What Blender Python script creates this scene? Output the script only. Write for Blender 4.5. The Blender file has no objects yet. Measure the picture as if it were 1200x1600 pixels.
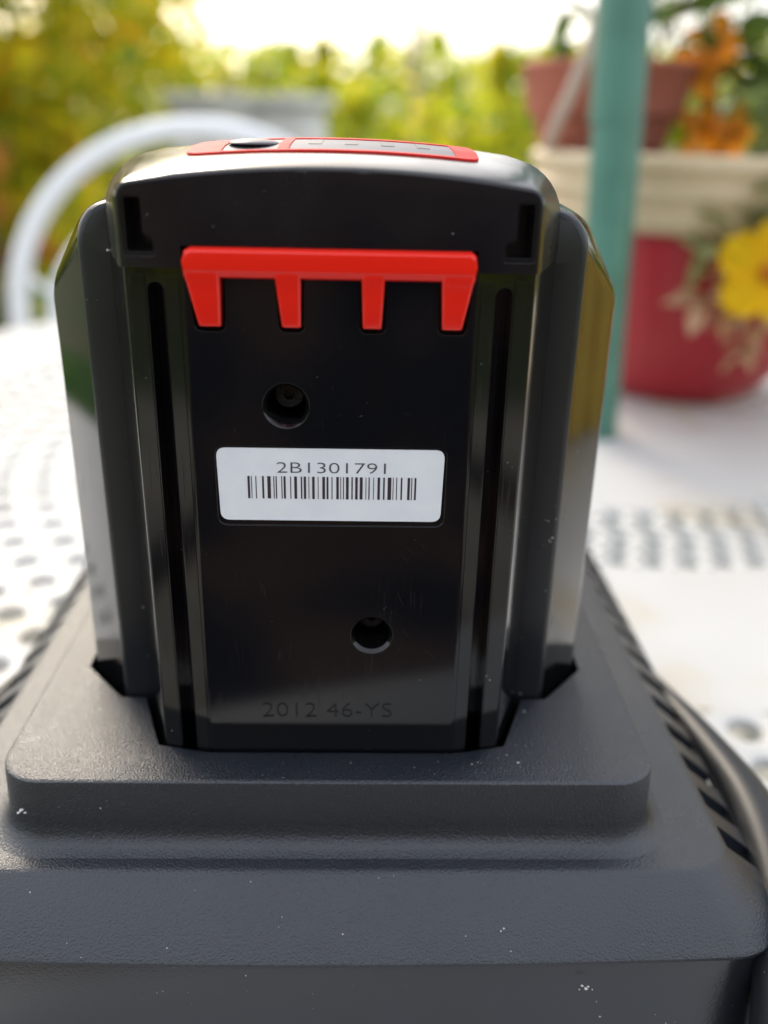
import bpy, bmesh, math, random
import numpy as np
from mathutils import Vector, Matrix

random.seed(7)
rng = np.random.default_rng(7)
R = math.radians
SC = bpy.context.scene
COL = SC.collection
TT = -0.19            # table top height (camera height is 0)
GZ = TT - 0.72        # ground height

# ------------------------------------------------------------------ camera
cam_d = bpy.data.cameras.new('camera')
cam = bpy.data.objects.new('camera', cam_d)
COL.objects.link(cam)
_p, _y, _r = R(23.0), R(1.6), R(1.3)
_f = Vector((math.sin(_y) * math.cos(_p), math.cos(_y) * math.cos(_p), -math.sin(_p)))
_rt = Vector((math.cos(_y), -math.sin(_y), 0))
_up = _rt.cross(_f)
_R = _rt * math.cos(_r) + _up * math.sin(_r)
_U = _R.cross(_f)
_m = Matrix((_R, _U, -_f)).transposed().to_4x4()
_m.translation = Vector((0.0054, -0.152, 0.0))
cam.matrix_world = _m
cam_d.sensor_fit = 'VERTICAL'
cam_d.sensor_height = 36.0
cam_d.lens = 1413.0 / 1600.0 * 36.0
cam_d.clip_start = 0.01
cam_d.clip_end = 600.0
cam_d.dof.use_dof = True
cam_d.dof.focus_distance = 0.166
cam_d.dof.aperture_fstop = 7.0
SC.camera = cam

# ------------------------------------------------------------------ light
SUN_EL, SUN_AZ = 30.0, -24.0      # azimuth measured from +y towards +x
world = bpy.data.worlds.new('World')
SC.world = world
world.use_nodes = True
wn = world.node_tree.nodes
wl = world.node_tree.links
sky = wn.new('ShaderNodeTexSky')
sky.sky_type = 'NISHITA'
sky.sun_disc = False
sky.sun_elevation = R(SUN_EL)
sky.sun_rotation = R(SUN_AZ)
sky.air_density = 1.0
sky.dust_density = 4.5
sky.ozone_density = 0.3
wn['Background'].inputs['Strength'].default_value = 0.12
veil = wn.new('ShaderNodeMix'); veil.data_type = 'RGBA'        # thin bright cloud veil over the whole sky
veil.inputs[0].default_value = 0.5
veil.inputs[7].default_value = (7.1, 7.3, 7.7, 1)
wl.new(sky.outputs['Color'], veil.inputs[6])
wl.new(veil.outputs[2], wn['Background'].inputs['Color'])

sun_d = bpy.data.lights.new('sun', 'SUN')
sun_d.energy = 1.5
sun_d.angle = R(20.0)
sun_d.color = (1.0, 0.91, 0.78)
sun = bpy.data.objects.new('sun', sun_d)
COL.objects.link(sun)
_sd = Vector((math.sin(R(SUN_AZ)) * math.cos(R(SUN_EL)), math.cos(R(SUN_AZ)) * math.cos(R(SUN_EL)), math.sin(R(SUN_EL))))
sun.rotation_euler = _sd.to_track_quat('Z', 'Y').to_euler()

SC.view_settings.view_transform = 'Standard'
SC.view_settings.look = 'None'
SC.view_settings.gamma = 1.0
SC.view_settings.use_curve_mapping = False
SC.view_settings.exposure = 1.35
SC.cycles.use_denoising = True
SC.cycles.max_bounces = 8
SC.cycles.sample_clamp_indirect = 8.0

# ------------------------------------------------------------------ materials
def mat(name, color=(0.5, 0.5, 0.5), rough=0.5, spec=0.5, metal=0.0, coat=0.0, grain=None, grain_str=0.1,
        grain2=None, vary=None, specks=None, scratches=None, rough_vary=0.0, noisecol=None):
    m = bpy.data.materials.new(name)
    m.use_nodes = True
    nt = m.node_tree
    N, L = nt.nodes, nt.links
    b = N['Principled BSDF']
    b.inputs['Base Color'].default_value = (*color, 1)
    b.inputs['Roughness'].default_value = rough
    b.inputs['Specular IOR Level'].default_value = spec
    b.inputs['Metallic'].default_value = metal
    b.inputs['Coat Weight'].default_value = coat
    b.inputs['Coat Roughness'].default_value = 0.05
    tc = N.new('ShaderNodeTexCoord')
    co = tc.outputs['Object']
    colsock = None
    if noisecol:   # (scale, color2, lo, hi)
        n = N.new('ShaderNodeTexNoise'); n.inputs['Scale'].default_value = noisecol[0]; n.inputs['Detail'].default_value = 5
        L.new(co, n.inputs['Vector'])
        mr = N.new('ShaderNodeMapRange'); mr.inputs['From Min'].default_value = noisecol[2]; mr.inputs['From Max'].default_value = noisecol[3]
        L.new(n.outputs['Fac'], mr.inputs['Value'])
        mx = N.new('ShaderNodeMix'); mx.data_type = 'RGBA'
        mx.inputs[6].default_value = (*color, 1); mx.inputs[7].default_value = (*noisecol[1], 1)
        L.new(mr.outputs['Result'], mx.inputs[0])
        colsock = mx.outputs[2]
    if specks:     # (scale, threshold, colour): dust grains and chips
        v = N.new('ShaderNodeTexVoronoi'); v.inputs['Scale'].default_value = specks[0]
        L.new(co, v.inputs['Vector'])
        n2 = N.new('ShaderNodeTexNoise'); n2.inputs['Scale'].default_value = specks[0] * 0.23; n2.inputs['Detail'].default_value = 3
        L.new(co, n2.inputs['Vector'])
        th = N.new('ShaderNodeMath'); th.operation = 'LESS_THAN'
        mu = N.new('ShaderNodeMapRange'); mu.inputs['From Min'].default_value = 0.55; mu.inputs['From Max'].default_value = 0.75
        mu.inputs['To Min'].default_value = 0.0; mu.inputs['To Max'].default_value = specks[1]
        L.new(n2.outputs['Fac'], mu.inputs['Value'])
        L.new(v.outputs['Distance'], th.inputs[0]); L.new(mu.outputs['Result'], th.inputs[1])
        mx = N.new('ShaderNodeMix'); mx.data_type = 'RGBA'
        if colsock: L.new(colsock, mx.inputs[6])
        else: mx.inputs[6].default_value = (*color, 1)
        mx.inputs[7].default_value = (*specks[2], 1)
        L.new(th.outputs[0], mx.inputs[0])
        colsock = mx.outputs[2]
    if colsock: L.new(colsock, b.inputs['Base Color'])
    bump_in = None
    def addbump(sock, strength, dist):
        nonlocal bump_in
        bp = N.new('ShaderNodeBump'); bp.inputs['Strength'].default_value = strength; bp.inputs['Distance'].default_value = dist
        L.new(sock, bp.inputs['Height'])
        if bump_in: L.new(bump_in, bp.inputs['Normal'])
        bump_in = bp.outputs['Normal']
    if grain:
        n = N.new('ShaderNodeTexNoise'); n.inputs['Scale'].default_value = grain; n.inputs['Detail'].default_value = 3
        L.new(co, n.inputs['Vector'])
        addbump(n.outputs['Fac'], grain_str, 0.0004)
    if grain2:     # (scale, strength, distance)
        n = N.new('ShaderNodeTexNoise'); n.inputs['Scale'].default_value = grain2[0]; n.inputs['Detail'].default_value = 2
        L.new(co, n.inputs['Vector'])
        addbump(n.outputs['Fac'], grain2[1], grain2[2])
    if scratches:  # (strength): fine handling marks, mostly vertical, in roughness
        mp = N.new('ShaderNodeMapping'); mp.inputs['Scale'].default_value = (2600, 2600, 90)
        L.new(co, mp.inputs['Vector'])
        n = N.new('ShaderNodeTexNoise'); n.inputs['Scale'].default_value = 1.0; n.inputs['Detail'].default_value = 4
        L.new(mp.outputs[0], n.inputs['Vector'])
        n3 = N.new('ShaderNodeTexNoise'); n3.inputs['Scale'].default_value = 55; n3.inputs['Detail'].default_value = 3
        L.new(co, n3.inputs['Vector'])
        g = N.new('ShaderNodeMapRange'); g.inputs['From Min'].default_value = 0.46; g.inputs['From Max'].default_value = 0.68
        L.new(n3.outputs['Fac'], g.inputs['Value'])
        g2 = N.new('ShaderNodeMapRange'); g2.inputs['From Min'].default_value = 0.55; g2.inputs['From Max'].default_value = 0.75
        L.new(n.outputs['Fac'], g2.inputs['Value'])
        mm = N.new('ShaderNodeMath'); mm.operation = 'MULTIPLY'
        L.new(g.outputs['Result'], mm.inputs[0]); L.new(g2.outputs['Result'], mm.inputs[1])
        ma = N.new('ShaderNodeMath'); ma.operation = 'MULTIPLY_ADD'; ma.inputs[1].default_value = scratches; ma.inputs[2].default_value = rough
        L.new(mm.outputs[0], ma.inputs[0])
        L.new(ma.outputs[0], b.inputs['Roughness'])
    elif rough_vary:
        n = N.new('ShaderNodeTexNoise'); n.inputs['Scale'].default_value = 60; n.inputs['Detail'].default_value = 4
        L.new(co, n.inputs['Vector'])
        ma = N.new('ShaderNodeMapRange'); ma.inputs['From Min'].default_value = 0.3; ma.inputs['From Max'].default_value = 0.7
        ma.inputs['To Min'].default_value = rough - rough_vary; ma.inputs['To Max'].default_value = rough + rough_vary
        L.new(n.outputs['Fac'], ma.inputs['Value'])
        L.new(ma.outputs['Result'], b.inputs['Roughness'])
    if bump_in: L.new(bump_in, b.inputs['Normal'])
    return m

def leaf_mat(name, stops, trans=0.5, rough=0.45):
    """leaf blades: one colour per leaf from a ramp, light passes through"""
    m = bpy.data.materials.new(name)
    m.use_nodes = True
    nt = m.node_tree; N, L = nt.nodes, nt.links
    b = N['Principled BSDF']; out = N['Material Output']
    b.inputs['Roughness'].default_value = rough
    g = N.new('ShaderNodeNewGeometry')
    cr = N.new('ShaderNodeValToRGB')
    el = cr.color_ramp.elements
    while len(el) < len(stops): el.new(0.5)
    for e, (p, c) in zip(el, stops):
        e.position = p; e.color = (*c, 1)
    tc = N.new('ShaderNodeTexCoord')
    n = N.new('ShaderNodeTexNoise'); n.inputs['Scale'].default_value = 2.2; n.inputs['Detail'].default_value = 2
    L.new(tc.outputs['Object'], n.inputs['Vector'])
    a = N.new('ShaderNodeMath'); a.operation = 'MULTIPLY_ADD'; a.inputs[1].default_value = 1.1; a.inputs[2].default_value = -0.55
    L.new(n.outputs['Fac'], a.inputs[0])
    s = N.new('ShaderNodeMath'); s.operation = 'ADD'; s.use_clamp = True
    L.new(g.outputs['Random Per Island'], s.inputs[0]); L.new(a.outputs[0], s.inputs[1])
    L.new(s.outputs[0], cr.inputs['Fac'])
    L.new(cr.outputs['Color'], b.inputs['Base Color'])
    t = N.new('ShaderNodeBsdfTranslucent')
    L.new(cr.outputs['Color'], t.inputs['Color'])
    mx = N.new('ShaderNodeMixShader'); mx.inputs[0].default_value = trans
    L.new(b.outputs[0], mx.inputs[1]); L.new(t.outputs[0], mx.inputs[2])
    L.new(mx.outputs[0], out.inputs['Surface'])
    return m

DUST = (0.45, 0.43, 0.40)
M = {}
M['gloss'] = mat('glossy black plastic', (0.005, 0.005, 0.0055), 0.09, 0.5, scratches=0.30, specks=(900, 0.20, DUST))
M['panel'] = mat('polished black panel plastic', (0.0045, 0.0045, 0.0052), 0.09, 0.5, scratches=0.32, specks=(900, 0.12, (.25, .24, .22)))
M['cap'] = mat('satin black plastic', (0.0055, 0.0055, 0.007), 0.22, 0.5, grain=900, grain_str=0.02, rough_vary=0.08, specks=(800, 0.14, DUST))
M['rail'] = mat('fine matt black plastic', (0.008, 0.009, 0.012), 0.34, 0.5, grain=2500, grain_str=0.05, rough_vary=0.05, specks=(900, 0.22, DUST))
M['hole'] = mat('black plastic hole wall', (0.008, 0.008, 0.008), 0.3, 0.5)
M['charger'] = mat('grained charcoal plastic', (0.008, 0.011, 0.017), 0.31, 0.85, grain=2500, grain_str=0.6, grain2=(1500, 0.12, 0.0003), rough_vary=0.05, specks=(700, 0.16, DUST))
M['charger_low'] = mat('smooth charcoal plastic', (0.012, 0.014, 0.018), 0.22, 0.9, grain=1800, grain_str=0.10, specks=(700, 0.16, DUST))
M['rim'] = mat('smooth charcoal rim plastic', (0.010, 0.012, 0.015), 0.42, 0.4, grain=1800, grain_str=0.15, specks=(800, 0.1, DUST))
M['red'] = mat('glossy red plastic', (0.88, 0.018, 0.006), 0.20, 0.5, grain=700, grain_str=0.03)
M['redframe'] = mat('red printed film', (0.70, 0.02, 0.015), 0.6, 0.2)
M['led'] = mat('smoky clear window', (0.13, 0.13, 0.145), 0.55, 0.3)
M['button'] = mat('soft grey rubber', (0.09, 0.09, 0.10), 0.5, 0.4)
M['label'] = mat('white paper label', (0.80, 0.81, 0.84), 0.42, 0.4, noisecol=(160, (0.74, 0.75, 0.79), 0.35, 0.75), specks=(500, 0.12, (0.4, 0.4, 0.45)))
M['ink'] = mat('dark print', (0.045, 0.03, 0.035), 0.5, 0.3)
M['ink2'] = mat('grey print', (0.08, 0.075, 0.085), 0.5, 0.3)
M['emboss'] = mat('embossed black plastic', (0.005, 0.005, 0.006), 0.30, 0.4)

# ------------------------------------------------------------------ helpers
def link_mesh(name, me, material=None, parent=None, smooth=None, kind=None, label=None):
    o = bpy.data.objects.new(name, me)
    COL.objects.link(o)
    if material is not None:
        me.materials.clear(); me.materials.append(material)
    if parent is not None:
        o.parent = parent
        loc = parent.matrix_world.translation if parent.parent is None else None
        o.matrix_parent_inverse = Matrix.Translation(-ORIG[parent.name]) if parent.name in ORIG else Matrix.Identity(4)
    if smooth is not None:
        shade(me, smooth)
    if kind: o['kind'] = kind
    if label: o['label'] = label
    return o
ORIG = {}

def shade(me, ang):
    """smooth faces, sharp edges past ang degrees"""
    for p in me.polygons: p.use_smooth = True
    if ang < 180:
        me.set_sharp_from_angle(angle=R(ang))

def thing(name, loc, label, cat, group=None):
    o = bpy.data.objects.new(name, None)
    COL.objects.link(o)
    o.location = loc
    o.empty_display_size = 0.02
    o['label'] = label; o['category'] = cat
    if group: o['group'] = group
    ORIG[o.name] = Vector(loc)
    return o

def mesh_of(verts, faces, name='m'):
    me = bpy.data.meshes.new(name)
    me.from_pydata([tuple(v) for v in verts], [], faces)
    me.validate()
    me.update()
    bm = bmesh.new(); bm.from_mesh(me)
    bmesh.ops.recalc_face_normals(bm, faces=bm.faces)
    bm.to_mesh(me); bm.free()
    return me

def loft(secs, cap0=True, cap1=True, closed=True):
    """skin a list of equal-length loops"""
    n = len(secs[0]); V = [v for s in secs for v in s]; F = []
    for i in range(len(secs) - 1):
        for j in range(n if closed else n - 1):
            a, b = i * n + j, i * n + (j + 1) % n
            F.append((a, b, b + n, a + n))
    if cap0: F.append(tuple(range(n)))
    if cap1: F.append(tuple(range((len(secs) - 1) * n, len(secs) * n)))
    return mesh_of(V, F)

def join_me(mes):
    bm = bmesh.new()
    for m in mes: bm.from_mesh(m)
    me = bpy.data.meshes.new('j'); bm.to_mesh(me); bm.free()
    return me

def bevelled(me, w, seg=2, ang=30):
    return modified(me, [('BEVEL', dict(width=w, segments=seg, limit_method='ANGLE', angle_limit=R(ang), use_clamp_overlap=True, harden_normals=False, miter_outer='MITER_ARC'))])

def modified(me, mods):
    o = bpy.data.objects.new('tmp', me); COL.objects.link(o)
    for t, kw in mods:
        md = o.modifiers.new('m', t)
        for k, v in kw.items(): setattr(md, k, v)
    dg = bpy.context.evaluated_depsgraph_get()
    out = bpy.data.meshes.new_from_object(o.evaluated_get(dg))
    bpy.data.objects.remove(o)
    return out

def cut(me, cutters):
    objs = []
    for c in cutters:
        o = bpy.data.objects.new('cutter', c); COL.objects.link(o); objs.append(o)
    out = modified(me, [('BOOLEAN', dict(operation='DIFFERENCE', solver='EXACT', object=o)) for o in objs])
    for o in objs: bpy.data.objects.remove(o)
    return out

def box(x0, x1, y0, y1, z0, z1):
    V = [(x, y, z) for z in (z0, z1) for x, y in ((x0, y0), (x1, y0), (x1, y1), (x0, y1))]
    return mesh_of(V, [(0, 1, 2, 3), (4, 5, 6, 7), (0, 1, 5, 4), (1, 2, 6, 5), (2, 3, 7, 6), (3, 0, 4, 7)])

def rrect(x0, x1, y0, y1, r, n=8):
    """rounded rectangle, counter-clockwise from right side"""
    P = []
    for cx, cy, a0 in ((x1 - r, y1 - r, 0), (x0 + r, y1 - r, 90), (x0 + r, y0 + r, 180), (x1 - r, y0 + r, 270)):
        for k in range(n + 1):
            a = R(a0 + 90 * k / n)
            P.append((cx + r * math.cos(a), cy + r * math.sin(a)))
    return P

def round_poly(pts, rad, n=5):
    """round the corners of a closed 2D polygon; rad one value or one per corner"""
    out = []
    N = len(pts)
    for i in range(N):
        p0, p, p1 = Vector(pts[i - 1]), Vector(pts[i]), Vector(pts[(i + 1) % N])
        r = rad[i] if isinstance(rad, (list, tuple)) else rad
        a, b = (p0 - p), (p1 - p)
        d = min(r, a.length * 0.49, b.length * 0.49)
        if d < 1e-7:
            out.append(tuple(p)); continue
        s, e = p + a.normalized() * d, p + b.normalized() * d
        for k in range(n + 1):
            t = k / n
            q = s * (1 - t) ** 2 + p * 2 * t * (1 - t) + e * t * t
            out.append((q.x, q.y))
    return out

def prism_y(poly, y0, y1):      # poly in (x, z)
    return loft([[(x, y0, z) for x, z in poly], [(x, y1, z) for x, z in poly]])
def prism_z(poly, z0, z1):      # poly in (x, y)
    return loft([[(x, y, z0) for x, y in poly], [(x, y, z1) for x, y in poly]])

def smooth_path(pts, k=6):
    P = [Vector(p) for p in pts]; out = []
    for i in range(len(P) - 1):
        p0 = P[max(i - 1, 0)]; p1 = P[i]; p2 = P[i + 1]; p3 = P[min(i + 2, len(P) - 1)]
        for j in range(k):
            t = j / k
            out.append(0.5 * ((2 * p1) + (p2 - p0) * t + (2 * p0 - 5 * p1 + 4 * p2 - p3) * t * t + (3 * p1 - p0 - 3 * p2 + p3) * t ** 3))
    out.append(P[-1])
    return out

def tube(pts, rad, n=10, closed=False, squash=None, caps=True):
    P = [Vector(p) for p in pts]
    rr = rad if isinstance(rad, (list, tuple)) else [rad] * len(P)
    secs = []; prev = None
    for i, p in enumerate(P):
        t = (P[min(i + 1, len(P) - 1)] - P[max(i - 1, 0)]).normalized()
        if prev is None:
            a = t.cross(Vector((0, 0, 1)))
            if a.length < 0.1: a = t.cross(Vector((1, 0, 0)))
            a.normalize()
        else:
            a = (prev - t * prev.dot(t)).normalized()
        prev = a
        b = t.cross(a)
        secs.append([p + (a * math.cos(2 * math.pi * k / n) + b * math.sin(2 * math.pi * k / n)) * rr[i] for k in range(n)])
    return loft(secs, caps, caps)

def lathe(profile, c, n=48, wob=0.0):
    """profile (r, z) turned about the vertical through c"""
    V, F = [], []
    m = len(profile)
    for i in range(n):
        a = 2 * math.pi * i / n
        for r, z in profile:
            V.append((c[0] + r * math.cos(a), c[1] + r * math.sin(a), z))
    for i in range(n):
        for j in range(m - 1):
            a, b = i * m + j, ((i + 1) % n) * m + j
            F.append((a, b, b + 1, a + 1))
    return mesh_of(V, F)

def text_mesh(s, height, x0, x1, y, ztop, depth, bold=0.0):
    cu = bpy.data.curves.new('t', 'FONT'); cu.body = s; cu.size = 1.0; cu.extrude = 0.5; cu.offset = bold; cu.resolution_u = 4
    o = bpy.data.objects.new('t', cu); COL.objects.link(o)
    dg = bpy.context.evaluated_depsgraph_get(); dg.update()
    me = bpy.data.meshes.new_from_object(o.evaluated_get(dg))
    bpy.data.objects.remove(o)
    co = np.empty(len(me.vertices) * 3); me.vertices.foreach_get('co', co); co = co.reshape(-1, 3)
    mn, mxx = co.min(0), co.max(0)
    u = (co[:, 0] - mn[0]) / (mxx[0] - mn[0]); v = (co[:, 1] - mn[1]) / (mxx[1] - mn[1]); w = (co[:, 2] - mn[2]) / (mxx[2] - mn[2])
    out = np.stack([x0 + u * (x1 - x0), y + depth * (0.5 - w), ztop - height + v * height], 1)
    me.vertices.foreach_set('co', out.ravel()); me.update()
    me.materials.clear()
    return me

mm = 0.001

# ================================================================== SETTING
ground_m = mat('lawn soil', (0.055, 0.085, 0.03), 0.9, 0.2, grain2=(40, 0.6, 0.02), noisecol=(1.2, (0.10, 0.085, 0.05), 0.45, 0.7))
def ring_sheet(z, rs, n=64, c=(0, 0), bump=0.0):
    V = [(c[0], c[1], z)]; F = []
    for i, r in enumerate(rs):
        for k in range(n):
            a = 2 * math.pi * k / n
            V.append((c[0] + r * math.cos(a), c[1] + r * math.sin(a), z + (random.uniform(-bump, bump) if r < 100 else 0)))
    for k in range(n): F.append((0, 1 + k, 1 + (k + 1) % n))
    for i in range(len(rs) - 1):
        for k in range(n):
            a, b = 1 + i * n + k, 1 + i * n + (k + 1) % n
            F.append((a, a + n, b + n, b))
    return mesh_of(V, F)
g = link_mesh('ground', ring_sheet(GZ, [1, 2, 4, 7, 11, 20, 40, 90, 200, 400], bump=0.0), ground_m, kind='structure')
# paved terrace under the table: separate slabs as parts of the terrace
pave_m = mat('pale concrete slab', (0.40, 0.38, 0.32), 0.85, 0.3, grain2=(60, 0.4, 0.004), noisecol=(6, (0.28, 0.26, 0.21), 0.4, 0.7))
joint_m = mat('sandy joint', (0.16, 0.14, 0.11), 0.95, 0.2, grain2=(90, 0.5, 0.004))
terr = link_mesh('terrace', box(-2.3, 2.5, -2.4, 1.62, GZ - 0.02, GZ + 0.02), joint_m, kind='structure')
slab_me = bevelled(box(-0.196, 0.196, -0.196, 0.196, 0, 0.03), 0.004, 2)
shade(slab_me, 40); slab_me.materials.append(pave_m)
for i in range(12):
    for j in range(10):
        s = bpy.data.objects.new('paving_slab', slab_me); COL.objects.link(s); s.parent = terr
        s.location = (-2.1 + i * 0.4, -2.2 + j * 0.4, GZ + 0.008 + random.uniform(0, 0.004))
        s.rotation_euler = (0, 0, random.uniform(-0.006, 0.006))

# ================================================================== FOLIAGE helpers
def leaf_cloud(centres, radii, per, size, flat=0.6, droop=0.3, seed=1, shell=0.55):
    """folded leaf blades (4 triangles) scattered in overlapping ellipsoid clumps -> mesh"""
    r_ = np.random.default_rng(seed)
    cs = np.repeat(np.array(centres, float), per, 0); rs = np.repeat(np.array(radii, float), per, 0)
    n = len(cs)
    d = r_.normal(size=(n, 3)); d /= np.linalg.norm(d, axis=1)[:, None]
    rad = r_.uniform(shell ** 3, 1, n) ** (1 / 3)
    if rs.ndim == 1: rs = np.stack([rs, rs, rs], 1)
    p = cs + d * rad[:, None] * rs
    nrm = d * flat + r_.normal(size=(n, 3)) * 0.7; nrm[:, 2] += droop; nrm /= np.linalg.norm(nrm, axis=1)[:, None]
    t = r_.normal(size=(n, 3)); t[:, 2] -= droop; t -= nrm * (t * nrm).sum(1)[:, None]; t /= np.linalg.norm(t, axis=1)[:, None]
    b = np.cross(nrm, t)
    s = size * r_.uniform(0.55, 1.35, n)[:, None]
    w = s * r_.uniform(0.33, 0.5, n)[:, None]
    v0 = p - t * s * 0.5; v1 = p + b * w * 0.5 + nrm * s * 0.10 - t * s * .08; v2 = p + t * s * 0.5 - nrm * s * .06; v3 = p - b * w * 0.5 + nrm * s * 0.10 - t * s * .08; v4 = p + t * s * .05
    V = np.stack([v0, v1, v2, v3, v4], 1).reshape(-1, 3)
    base = np.arange(n)[:, None] * 5
    F = np.concatenate([base + np.array(q) for q in ((0, 1, 4), (1, 2, 4), (2, 3, 4), (3, 0, 4))], 0)
    me = bpy.data.meshes.new('leaves')
    me.vertices.add(len(V)); me.vertices.foreach_set('co', V.ravel())
    me.loops.add(len(F) * 3); me.loops.foreach_set('vertex_index', F.ravel())
    me.polygons.add(len(F)); me.polygons.foreach_set('loop_start', np.arange(len(F)) * 3)
    me.polygons.foreach_set('loop_total', np.full(len(F), 3))
    me.update(calc_edges=True); me.validate()
    return me

bark_m = mat('brown bark', (0.13, 0.085, 0.05), 0.9, 0.2, grain2=(30, 0.8, 0.01))
LEAF = {
 'orange': leaf_mat('orange leaves', [(0.0, (0.45, 0.30, 0.03)), (0.5, (0.75, 0.33, 0.04)), (1.0, (0.80, 0.45, 0.06))], 0.6),
 'autumn': leaf_mat('autumn leaves', [(0.0, (0.16, 0.30, 0.05)), (0.32, (0.42, 0.52, 0.03)), (0.62, (0.85, 0.74, 0.02)), (0.86, (0.90, 0.66, 0.02)), (1.0, (0.90, 0.40, 0.03))], 0.66),
 'vine': leaf_mat('vine leaves', [(0.0, (0.12, 0.25, 0.05)), (0.36, (0.32, 0.44, 0.03)), (0.68, (0.70, 0.70, 0.02)), (1.0, (0.85, 0.66, 0.02))], 0.65),
 'green': leaf_mat('green leaves', [(0.0, (0.04, 0.08, 0.03)), (0.5, (0.08, 0.14, 0.035)), (1.0, (0.34, 0.38, 0.04))], 0.55),
 'grey': leaf_mat('grey green leaves', [(0.0, (0.14, 0.24, 0.16)), (0.6, (0.26, 0.36, 0.16)), (1.0, (0.50, 0.54, 0.12))], 0.6),
 'peach': leaf_mat('faded peach leaves', [(0.0, (0.42, 0.40, 0.20)), (0.35, (0.50, 0.36, 0.20)), (1.0, (0.62, 0.32, 0.20))], 0.4),
 'pale': leaf_mat('pale olive leaves', [(0.0, (0.22, 0.26, 0.10)), (1.0, (0.36, 0.36, 0.16))], 0.4),
}

def branchy(base, top, r, n_limb, reach, seed, upfrac=(0.35, 0.95)):
    rr = random.Random(seed); parts = []
    B, T = Vector(base), Vector(top)
    mid = (B + T) / 2 + Vector((rr.uniform(-.1, .1), rr.uniform(-.1, .1), 0)) * (T - B).length * 0.3
    path = smooth_path([B, mid, T], 5)
    parts.append(tube(path, [r * (1 - 0.75 * i / (len(path) - 1)) for i in range(len(path))], 8))
    for k in range(n_limb):
        f = rr.uniform(*upfrac); p = B.lerp(T, f); a = rr.uniform(0, 6.28)
        e = p + Vector((math.cos(a) * reach * rr.uniform(.5, 1), math.sin(a) * reach * rr.uniform(.5, 1), reach * rr.uniform(.2, .8)))
        m = p.lerp(e, .5) + Vector((0, 0, -0.08 * reach))
        pa = smooth_path([p, m, e], 4)
        parts.append(tube(pa, [r * .4 * (1 - .8 * i / (len(pa) - 1)) for i in range(len(pa))], 6))
    return join_me(parts)

def tree(name, label, cat, base, h, crown_c, crown_r, nclump, per, size, lm, seed, group=None, trunk_r=0.06):
    r_ = random.Random(seed)
    t = thing(name, base, label, cat, group)
    link_mesh('trunk', branchy(base, (crown_c[0], crown_c[1], crown_c[2] + crown_r[2] * .5), trunk_r, 9, crown_r[0] * .9, seed), bark_m, t, smooth=180)
    cs, rs = [], []
    for k in range(nclump):
        while True:
            u = [r_.uniform(-1, 1) for _ in range(3)]
            if sum(q * q for q in u) < 1: break
        cs.append([crown_c[i] + u[i] * crown_r[i] for i in range(3)])
        s = r_.uniform(.18, .38) * min(crown_r)
        rs.append([s * 1.2, s * 1.2, s])
    link_mesh('crown', leaf_cloud(cs, rs, per, size, seed=seed, shell=.2), LEAF[lm], t, kind='stuff')
    return t

# background vegetation
tree('maple_tree', 'yellow and orange autumn tree rising at the left behind the white chair', 'tree', (-1.95, 4.2, GZ), 3, (-1.85, 4.2, 0.70), (1.05, 0.8, 1.65), 130, 190, 0.085, 'autumn', 11)
tree('fruit_tree', 'olive green tree at the right behind the flower planter', 'tree', (2.3, 4.3, GZ), 3, (2.15, 4.2, 1.0), (1.15, 0.8, 1.25), 75, 80, 0.07, 'green', 12)

tree('orange_shrub', 'slender shrub with orange leaves behind the left side of the white chair', 'shrub', (-1.22, 3.0, GZ), 2, (-1.2, 3.0, -0.1), (0.16, 0.2, 0.5), 13, 60, 0.07, 'orange', 14, trunk_r=.025)
def hedge(name, label, x0, x1, y, ztop, depth, lm, seed, per, size, spikes=True, cat='hedge'):
    r_ = random.Random(seed)
    t = thing(name, ((x0 + x1) / 2, y, GZ), label, cat)
    cs, rs, st = [], [], []
    x = x0
    while x < x1:
        z = GZ + 0.15
        top = ztop + r_.uniform(-.12, .08) + 0.06 * math.sin(x * 2.1)
        while z < top:
            cs.append((x + r_.uniform(-.1, .1), y + r_.uniform(-depth, depth) * .5, z)); rs.append((.22, depth * .5, .2))
            z += .2
        if spikes and r_.random() < .45:
            h = r_.uniform(.05, .17)
            for q in range(3): cs.append((x, y + r_.uniform(-.1, .1), top + h * q / 3)); rs.append((.07, .07, .09))
        st.append(tube([(x, y, GZ), (x + r_.uniform(-.05, .05), y, top - .1)], .015, 5))
        x += r_.uniform(.18, .27)
    link_mesh('stems', join_me(st), bark_m, t, smooth=180, kind='stuff')
    link_mesh('foliage', leaf_cloud(cs, rs, per, size, seed=seed, shell=.1), LEAF[lm], t, kind='stuff')
    return t
hedge('vine_hedge', 'long yellow green grapevine hedge crossing the garden behind the table', -9, 9, 8.2, 0.52, 0.9, 'vine', 21, 85, 0.13)
hedge('shrub_border', 'bright green and yellow low shrubs in the middle of the garden', -0.4, 1.7, 4.8, 0.10, 0.5, 'vine', 23, 80, 0.085, cat='shrubs')

hedge('garden_hedge', 'sunlit yellow green hedge closing the garden behind the camera', -7, 7, -5.0, 0.75, 0.8, 'vine', 29, 40, 0.12, spikes=False)
# wooden vine post
pm = mat('weathered wood', (0.55, 0.44, 0.27), 0.8, 0.3, grain2=(40, .5, .004))
p_ = link_mesh('vine_post', bevelled(box(0.33, 0.42, 7.4, 7.49, GZ, 0.95), .01), pm)
p_['label'] = 'thin weathered wooden post standing up out of the vine hedge'; p_['category'] = 'post'
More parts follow.
